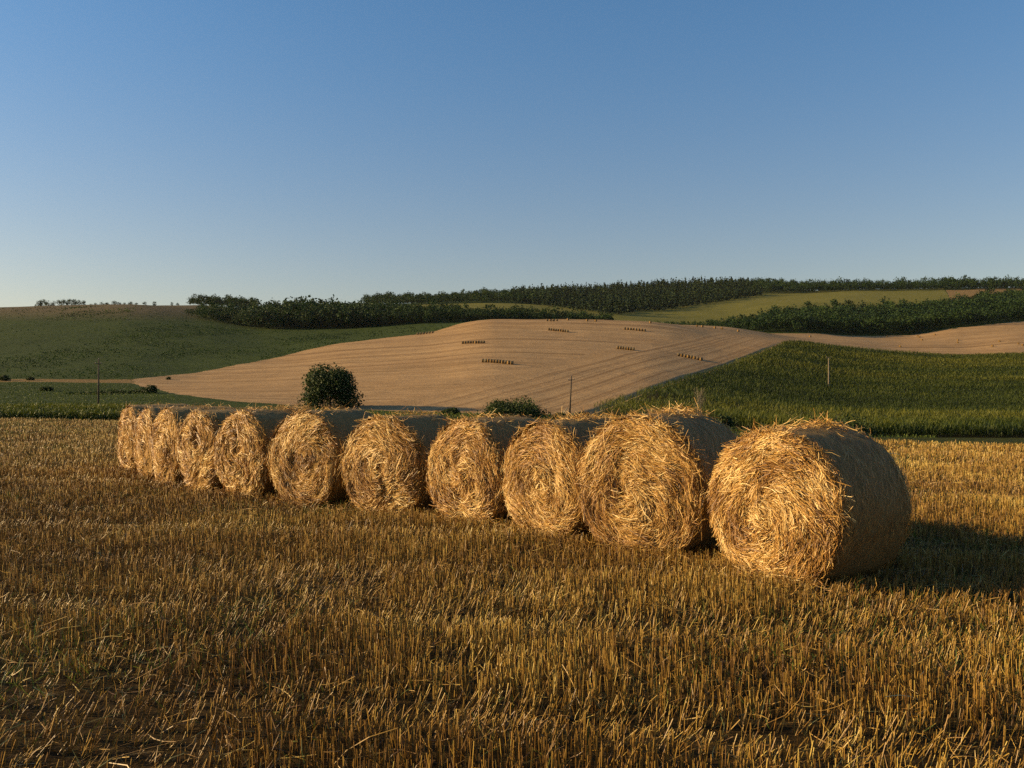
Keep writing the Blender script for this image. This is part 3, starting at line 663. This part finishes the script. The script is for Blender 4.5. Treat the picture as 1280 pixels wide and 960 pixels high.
# ------------------------------------------------------------------ foliage
def leafcloud(rs, lobes, n, size, surf=.35):
    """random leaf faces through ellipsoid lobes (cx,cy,cz,rx,ry,rz); returns V (4n,3), tint(4n)"""
    lob = np.array(lobes, float); vol = (lob[:, 3]*lob[:, 4]*lob[:, 5])**.67
    g = rs.choice(len(lob), n, p=vol/vol.sum()); d = norm(rs.normal(0, 1, (n, 3)))
    r = rs.rand(n)**surf*(1+.10*rs.normal(0, 1, n)); P = lob[g, :3]+d*r[:, None]*lob[g, 3:]
    a = norm(rs.normal(0, 1, (n, 3))); b = norm(np.cross(a, norm(d+rs.normal(0, .7, (n, 3)))))
    sz = size*rs.uniform(.55, 1.25, n)[:, None]; a, b = a*sz, b*sz*.7
    V = np.stack([P-a, P-b*.9, P+a, P+b*.9], 1).reshape(-1, 3)
    lt = np.clip(rs.normal(.45, .2, n)+.35*(rs.rand(len(lob))[g]-.5), 0, 1)
    return V, np.repeat(lt, 4)
QF = lambda n: (np.arange(n)*4)[:, None]+np.arange(4)
def crown_lobes(rs, h, r, z0, n, flat=.75):
    L = [(0, 0, z0+(h-z0)*.5, r*.75, r*.75, (h-z0)*.48)]
    for k in range(n):
        a = rs.uniform(0, 6.28); zz = rs.uniform(.12, .92) if z0 > .3 or h < 1.5 else rs.uniform(.0, .9)**1.2
        q = (math.sqrt(max(0, 1-(2*zz-1)**2*.9)) if z0 > .3 else math.sqrt(max(0, 1-zz**2)))*rs.uniform(.45, .72)
        s_ = r*rs.uniform(.28, .48)
        L.append((r*q*math.cos(a), r*q*math.sin(a), z0+(h-z0)*zz*.9+.02*h, s_, s_, s_*flat))
    return L
def make_tree(name, label, cat, loc, h, r, z0=1.2, nl=14, n=2600, size=.22, group=None, trunk=True, seed=1, leaf='leaf', sx=1.0):
    rs = np.random.RandomState(seed); root = empty(name, loc); tag(root, label, cat, group)
    V, tn = leafcloud(rs, crown_lobes(rs, h, r, z0, nl), n, size); V[:, 0] *= sx
    V[:, 2] = np.maximum(V[:, 2], .03)
    build('crown', V, [QF(n)], M[leaf], root, tn)
    mb = MB(); rt = max(.05, h*.028)
    tube(mb, [(0, 0, -.3), (.02*h, 0, z0*.6), (.0, .03*h, h*.45), (.03*h, 0, h*.78)], [rt*1.4, rt, rt*.7, rt*.2], 8)
    for k in range(6):
        a = rs.uniform(0, 6.28); zz = rs.uniform(.15, .5)*h
        tube(mb, [(0, 0, zz), (r*.35*math.cos(a)*sx, r*.35*math.sin(a), zz+.12*h), (r*.7*math.cos(a)*sx, r*.7*math.sin(a), zz+.28*h)], [rt*.5, rt*.35, rt*.12], 6)
    mb.make('trunk' if trunk else 'stems', M['bark'], root, True)
    return root
# lone tree behind the bales and the bushes of the valley
def base_at(x, ytop, ybase, Y):
    X_, Y_, z_ = spotY(x, Y); return (X_, Y_, z_), (z_*0+(EYE-(ytop-HY)/F*Y))-z_
loc, hgt = base_at(412, 455, 512, 165)
make_tree('tree', 'lone dark round tree standing behind the bales at the foot of the tan hill', 'tree', loc, hgt*1.03, 6.3, .1, 34, 13000, .24, None, True, 3)
BUSH = [(640,500,128,4.6,'round dense green bush behind the bales at the foot of the tan hill',2600,1),
 (563,514,140,2.3,'small low bush left of the round dense bush',700,2), (905,515,122,1.7,'dark low bush behind the second bale from the right',700,3),
 (1048,521,112,4.3,'wide dark bush at the corn edge behind the right end bale',1600,4), (188,477,205,2.0,'bush at the right end of the low hedge by the tan field',700,5),
 (4,468,245,2.2,'dark bush at the left end of the dirt track',600,6), (38,472,247,1.5,'small bush below the dirt track on the left',400,7), (57,487,205,2.2,'dark bush on the rough grass below the dirt track',600,8),
 (211,471,262,1.0,'tiny dark bush on the left tip of the tan field',200,9), (700,519,135,1.6,'small bush left of the foot of the wooden power pole',350,10), (728,518,140,2.2,'low bush right of the foot of the wooden power pole',400,11)]
for x, yt, Y, r, lb, n, sd in BUSH:
    loc, hgt = base_at(x, yt, 0, Y); hgt = max(hgt, .9)
    make_tree('bush', lb, 'bush', loc, hgt*(.86 if r > 3 else .8), r*(1.16 if r > 3 else .8), .02, 22, int(n*4), .16, 'bushes in the valley', False, 40+sd)
# hedge
root = empty('hedge', spotY(140, 200)); tag(root, 'long low dark hedge on the slope left of the bales, below the dirt track', 'hedge')
X0, Y0, z0 = spotY(140, 200); rs = np.random.RandomState(5); lob = []
for k in range(26):
    x = 84+k*4.2+rs.normal(0, 1); Y = 190+k*.75+rs.normal(0, .8); X_, Y_, z_ = spotY(x, Y); s_ = rs.uniform(.5, .9)*(.6+.55*k/26)
    lob.append((X_-X0, Y_-Y0, z_-z0+s_*.5, s_*1.3, s_*1.1, s_))
V, tn = leafcloud(rs, lob, 1800, .2); build('foliage', V, [QF(1800)], M['leaf'], root, tn)

# woods: one mass each
def proto(seed, kind):
    rs = np.random.RandomState(seed)
    if kind == 'con':
        lob = [(0, 0, .2+k*.16, .20*(1-k*.19), .20*(1-k*.19), .13) for k in range(5)]; return leafcloud(rs, lob, 70, .075, .5)
    lob = crown_lobes(rs, 1.0, .42, .08, 8, .85); return leafcloud(rs, lob, 170, .055, .4)
PR = {k: [proto(s_+10*(k == 'con'), k) for s_ in range(6)] for k in ('dec', 'con')}
def wood(name, label, poly, sp, h, kind, material, extra=None, hf=None, hv=.24):
    px = [p[0] for p in poly]; py = [p[1] for p in poly]
    gx_, gy_ = np.meshgrid(np.arange(min(px), max(px), sp), np.arange(min(py), max(py), sp))
    X_ = gx_.ravel()+RS.uniform(-.45, .45, gx_.size)*sp; Y_ = gy_.ravel()+RS.uniform(-.45, .45, gx_.size)*sp
    k = inpoly(X_+(fbm(X_/15, Y_/15, 5, 2)-.5)*10, Y_+(fbm(X_/15, Y_/15, 6, 2)-.5)*10, poly); X_, Y_ = X_[k], Y_[k]
    if extra is not None:
        k = extra(X_, Y_); X_, Y_ = X_[k], Y_[k]
    Z_ = zfan(X_, Y_); N = len(X_)
    H = h*(1+RS.normal(0, hv, N)).clip(.5, 1.6)*(.85+.3*fbm(X_/40, Y_/40, 12, 2))
    if hf is not None: H = H*hf(X_, Y_)
    Wd = H*RS.uniform(.8, 1.3, N); wt = np.clip(.05+RS.rand(N)*.5+.35*(fbm(X_/30, Y_/30, 15, 2)-.4)+(RS.rand(N) < .06)*.35, 0, 1)
    Vs, Ts = [], []
    for v in range(6):
        s_ = np.arange(N) % 6 == v
        if not s_.any(): continue
        Vp, Tp_ = PR[kind][v]; a = RS.uniform(0, 6.28, s_.sum()); ca, sa = np.cos(a)[:, None], np.sin(a)[:, None]
        vx = (Vp[:, 0][None]*ca-Vp[:, 1][None]*sa)*Wd[s_][:, None]+X_[s_][:, None]
        vy = (Vp[:, 0][None]*sa+Vp[:, 1][None]*ca)*Wd[s_][:, None]+Y_[s_][:, None]
        vz = Vp[:, 2][None]*H[s_][:, None]+Z_[s_][:, None]
        Vs.append(np.stack([vx, vy, vz], 2).reshape(-1, 3)); Ts.append((Tp_[None]*.6+(wt[s_][:, None]-.2)*.8).clip(0, 1).ravel())
    V = np.concatenate(Vs); n = len(V)//4
    o = build(name, V, [QF(n)], M[material], None, np.concatenate(Ts)); return tag(o, label, None, None, 'stuff')
wood('left_wood', 'dark green broadleaf wood along the left of the tan hill', toXY([(232,595),(255,575),(330,552),(430,552),(530,556),(600,572),(600,640),(430,690),(330,690),(260,655)]), 5.0, 11.5, 'dec', 'forest', None, lambda X, Y: np.interp(X/Y*F+CX, [225, 250, 340, 450, 600], [.35, .6, 1.05, 1.0, .62]))
wood('hill_copse', 'strip of trees behind the crest of the tan hill', toXY([(585,575),(650,585),(765,590),(765,635),(600,635)]), 5.0, 8.5, 'dec', 'forest')
wood('right_wood', 'dark broadleaf wood filling the slope above the right stubble field', toXY([(800,600),(900,612),(1000,592),(1070,620),(1130,634),(1200,648),(1280,676),(1700,730),(1700,1000),(1280,960),(1190,850),(1130,830),(1070,790),(1000,770),(900,700),(830,660)]), 6.0, 11.0, 'dec', 'forest', None, lambda X, Y: np.interp(X/Y*F+CX, [790, 880, 960, 1050], [.3, .55, .85, 1.0]))
wood('skyline_wood', 'long dark wood on the skyline behind the left wood', toXY([(236,860),(320,850),(320,960),(236,920)]), 6.5, 9, 'dec', 'forest')
wood('distant_wood', 'thin bluish wood on the skyline left of the conifer hill', toXY([(455,960),(560,950),(700,965),(700,1250),(455,1150)]), 9, 10.5, 'dec', 'forest')
wood('conifer_wood', 'conifer plantation covering the rounded hill on the skyline', toXY([(640,1010),(695,900),(770,790),(800,885),(850,950),(950,1130),(945,1430),(640,1400)]), 8.5, 13, 'con', 'conifer')
wood('ridge_wood', 'belt of trees along the skyline on the right', toXY([(940,1190),(1000,1205),(1100,1190),(1280,1180),(1700,1180),(1700,1330),(1280,1330),(940,1390)]), 8.5, 11.5, 'dec', 'forest')
# single trees on the far left skyline
def sky_tree(x, Y, h, label, group, sd):
    loc = spotY(x, Y); make_tree('skyline_tree', label, 'tree', loc, h, h*.55, .02*h, 9, 420, h*.06, group, True, sd, 'forest')
for i, (x, h) in enumerate([(48,7.5),(53,9),(60,7),(67,6.5),(74,7.5),(80,8),(86,8.2),(92,7.6),(98,7.2),(104,6)]):
    sky_tree(x, 930+6*math.sin(i*2.1), h, 'small dark tree in the dense clump on the far left skyline', 'clump of trees on the far left skyline', 100+i)
for i, (x, h, lb) in enumerate([(114,4.5,'first small tree right of the dense clump on the left skyline'),(120,5,'second small tree right of the dense clump on the left skyline'),(127,5.5,'small tree just left of the tallest in the thin skyline row'),
    (134,5,'small tree left next to the tallest of the thin skyline row'),(143,6.8,'tallest tree of the thin row on the left skyline'),(149,5,'small tree right next to the tallest of the thin skyline row'),(155,4.5,'low tree before the gap in the thin skyline row'),
    (163,5.5,'rounded tree after the gap in the thin skyline row'),(170,4,'low bushy tree right of the rounded skyline tree'),(181,4.5,'lone tree on bare skyline left of the low scrub'),(193,4.5,'lone tree on the skyline nearest the low scrub'),(215,3.2,'low scrubby tree on the skyline left of the first dark wood'),(222,3,'lowest scrubby tree on the skyline beside the first dark wood')]):
    sky_tree(x, 800 if x > 110 else 930, h, lb, 'thin row of trees on the left skyline', 130+i)

# ------------------------------------------------------------------ crops
def plants(name, label, X_, Y_, h, nb, material, wid, arch, seed, flower=0):
    rs = np.random.RandomState(seed); N = len(X_); Z_ = zfan(X_, Y_); g = np.repeat(np.arange(N), nb)
    bandn = .62*fbm(X_/140+.7*fbm(X_/60, Y_/60, seed+9, 2), (Y_-.05*X_)/26, seed+4, 3)+.38*fbm(X_/40, Y_/9, seed+6, 2)
    bandn = np.clip((bandn-.5)*1.7+.5, 0, 1)
    hh_ = h*(1+rs.normal(0, .10, N))*(.62+.75*bandn); a = rs.uniform(0, 6.28, N*nb)
    el = rs.uniform(.7, 1.5, N*nb); zb = rs.uniform(.05, .62, N*nb)*hh_[g]; L_ = rs.uniform(.36, .55, N*nb)*h
    td = np.stack([np.cos(a)*np.cos(el), np.sin(a)*np.cos(el), np.sin(el)], 1)
    c_ = np.stack([X_[g], Y_[g], Z_[g]+zb], 1)+td*(L_*.5)[:, None]
    nn = np.stack([-np.cos(a)*np.sin(el), -np.sin(a)*np.sin(el), np.cos(el)], 1)
    V, f = ribbons(c_, td, nn, L_, wid*np.maximum(1, Y_[g]/220), 0, arch*rs.uniform(.5, 1.4, N*nb), 2, .25)
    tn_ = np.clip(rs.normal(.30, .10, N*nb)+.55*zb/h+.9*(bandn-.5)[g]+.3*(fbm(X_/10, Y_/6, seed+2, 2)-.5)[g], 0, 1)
    return tag(build(name, V, [f], M[material], None, np.repeat(tn_, 6)), label, None, None, 'stuff')
def grid_pts(poly, dx, dy, jx=.4, jy=.15):
    px = [p[0] for p in poly]; py = [p[1] for p in poly]
    a, b = np.meshgrid(np.arange(min(px), max(px), dx), np.arange(min(py), max(py), dy)); a = a.ravel()+RS.uniform(-jx, jx, a.size)*dx; b = b.ravel()+RS.uniform(-jy, jy, b.size)*dy
    k = inpoly(a, b, poly) & (np.abs(a/b) < .72); return a[k], b[k]
ax_, ay_ = grid_pts(corn, .5, .75); k = ay_ < 150; ax1, ay1 = ax_[k], ay_[k]
ax_, ay_ = grid_pts(corn, .95, 1.2); k = ay_ >= 150; ax_, ay_ = np.concatenate([ax1, ax_[k]]), np.concatenate([ay1, ay_[k]])
strip = np.exp(-((ay_-(183+.04*ax_))/6.0)**2); k = RS.rand(len(ax_)) > strip*1.0; ax_, ay_ = ax_[k], ay_[k]
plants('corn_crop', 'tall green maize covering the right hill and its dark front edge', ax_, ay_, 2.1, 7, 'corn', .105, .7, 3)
cr = toXY([(-420,107),(0,107),(120,107),(240,108),(240,134),(0,134),(-420,134)])
ax_, ay_ = grid_pts(cr, .42, .6); plants('leafy_crop', 'band of leafy yellow-green crop behind the left end of the bales', ax_, ay_, 1.15, 7, 'crop', .16, .9, 8)
# verge grass and weeds in the valley
vg = toXY([(240,104),(600,100),(900,80),(1075,80),(1170,86),(1170,108),(1000,114),(900,128),(800,143),(700,146),(240,140)])
ax_, ay_ = grid_pts(vg, .9, 1.0); plants('verge_weeds', 'rough green weeds in the strip behind the bales', ax_, ay_, .55, 6, 'weed', .10, .6, 9)
# rough tufts on the near part of the green hillside
hs = toXY([(-420,140),(165,140),(225,175),(160,235),(-420,240)])
ax_, ay_ = grid_pts(hs, 1.2, 1.6); plants('rough_grass', 'rough grass on the foot of the left hillside', ax_, ay_, .5, 5, 'weed', .12, .6, 10)

Ns = 60000; Yt = np.sqrt(RS.uniform(245**2, 640**2, Ns)); Xt = RS.uniform(-.70, .0, Ns)*Yt; zz_ = zone(Xt, Yt)
dn_ = fbm(Xt/28+.8*fbm(Xt/60, Yt/60, 77, 2), Yt/55, 71, 4)
k = (zz_ == 0) & (RS.rand(Ns) < np.clip((dn_-.50)*3, .015, .35)); plants('hill_tufts', 'darker tufts of coarse grass over the left hillside', Xt[k], Yt[k], .8, 5, 'tuft', .28, .6, 12)

# ------------------------------------------------------------------ poles, posts, sapling
def wooden_pole(x, Y, ytop, lean, label, brace):
    X_, Y_, z_ = spotY(x, Y); H = (EYE-(ytop-HY)/F*Y)-z_
    root = empty('power_pole', (X_, Y_, z_)); tag(root, label, 'power pole', 'wooden power poles in the valley')
    mb = MB(); tube(mb, [(0, 0, -.4), (lean*.5, 0, H*.5), (lean, 0, H)], [.16, .13, .10], 10); mb.make('pole', M['pole_wood'], root, True)
    mb = MB(); box(mb, (lean*.93, -.14, H*.90), (1.1, .09, .11)); mb.make('crossarm', M['pole_wood'], root)
    for dx in (-.48, .48, 0):
        mb = MB(); zz = H*.90+.055 if dx else H
        tube(mb, [(lean*.93+dx, -.14 if dx else 0, zz-.03), (lean*.93+dx, -.14 if dx else 0, zz+.10), (lean*.93+dx, -.14 if dx else 0, zz+.22)], [.03, .075, .05], 8); mb.make('insulator', M['ceramic'], root, True)
    if brace:
        mb = MB(); tube(mb, [(-1.6, -.3, -.3), (-.35, -.03, 1.45)], [.08, .07], 8); mb.make('stub_brace', M['post'], root, True)
    return root
wooden_pole(712, 150, 470, .32, 'dark leaning wooden power pole in front of the tan hill', True)
wooden_pole(123, 152, 449, .05, 'dark upright wooden power pole behind the leafy crop on the left', False)
X_, Y_, z_ = spotY(1036, 285); Hh = (EYE-(447-HY)/F*285)-z_
root = empty('power_pole', (X_, Y_, z_)); tag(root, 'pale concrete power pole with a short T top standing in the maize', 'power pole')
mb = MB(); box(mb, (0, 0, Hh*.5-.2), (.01, .01, .01)); mb = MB()
th = np.array([[-1, -1], [1, -1], [1, 1], [-1, 1]])
V = np.concatenate([np.c_[th*.20, np.full(4, -.3)], np.c_[th*.13, np.full(4, Hh)]]); mb.add(V, [np.array([[0, 1, 5, 4], [1, 2, 6, 5], [2, 3, 7, 6], [3, 0, 4, 7], [4, 5, 6, 7]])]); mb.make('pole', M['concrete'], root)
mb = MB(); box(mb, (0, 0, Hh+.08), (1.7, .16, .16)); mb.make('crossarm', M['concrete'], root)
for dx in (-.7, .7):
    mb = MB(); tube(mb, [(dx, 0, Hh+.16), (dx, 0, Hh+.28), (dx, 0, Hh+.38)], [.03, .08, .05], 8); mb.make('insulator', M['ceramic'], root, True)
for i, (x, lb) in enumerate([(630.5, 'left of the two pale wooden posts in front of the round bush'), (634, 'right of the two pale wooden posts in front of the round bush')]):
    X_, Y_, z_ = spotY(x, 118); Hh = (EYE-(521.5-HY)/F*118)-z_; mb = MB(); tube(mb, [(0, 0, -.3), (.02, 0, Hh*.5), (.03, .01, Hh)], [.09, .085, .08], 8)
    o = mb.make('wooden_post', M['post'], None, True); o.location = (X_, Y_, z_); tag(o, lb, 'post', 'pale posts by the round bush')
X_, Y_, z_ = spotY(874, 116); root = empty('sapling', (X_, Y_, z_)); tag(root, 'thin bare sapling with brown twigs in front of the maize', 'sapling')
rs = np.random.RandomState(4); mb = MB(); Hh = (EYE-(481-HY)/F*116)-z_
for s_ in (-.18, .2):
    tube(mb, [(s_, 0, -.2), (s_*1.3, 0, Hh*.35), (s_*.6, .1, Hh*.65), (s_*1.8, 0, Hh*.95)], [.055, .045, .03, .01], 6)
mb.make('trunk', M['post'], root, True); mb = MB()
for k in range(110):
    a = rs.uniform(0, 6.28); z1 = rs.uniform(.25, .8)*Hh; l = rs.uniform(.4, 1.1); c0 = np.array([rs.normal(0, .22), rs.normal(0, .22), z1])
    tube(mb, [c0, c0+np.array([math.cos(a)*l*.5, math.sin(a)*l*.5, l*.55]), c0+np.array([math.cos(a)*l*.7, math.sin(a)*l*.7, l*1.1])], [.014, .011, .006], 4, cap=False)
mb.make('twigs', M['deadwood'], root, True)

# ------------------------------------------------------------------ evening air
m = bpy.data.materials.new('evening_haze'); m.use_nodes = True; t = m.node_tree; t.nodes.clear()
pv = node(t, 'ShaderNodeVolumePrincipled', _Density=HAZE, _Anisotropy=.25); pv.inputs['Color'].default_value = (.86, .88, .92, 1)
mo = t.nodes.new('ShaderNodeOutputMaterial'); t.links.new(pv.outputs[0], mo.inputs['Volume'])
zlo, zhi = float(gz.min())-1.5, float(gz.max())+20
mb = MB(); box(mb, (0, 720, (zlo+zhi)/2), (7000, 2100, zhi-zlo))
tag(mb.make('haze', m), 'thin evening haze over the far hills', None, None, 'stuff')
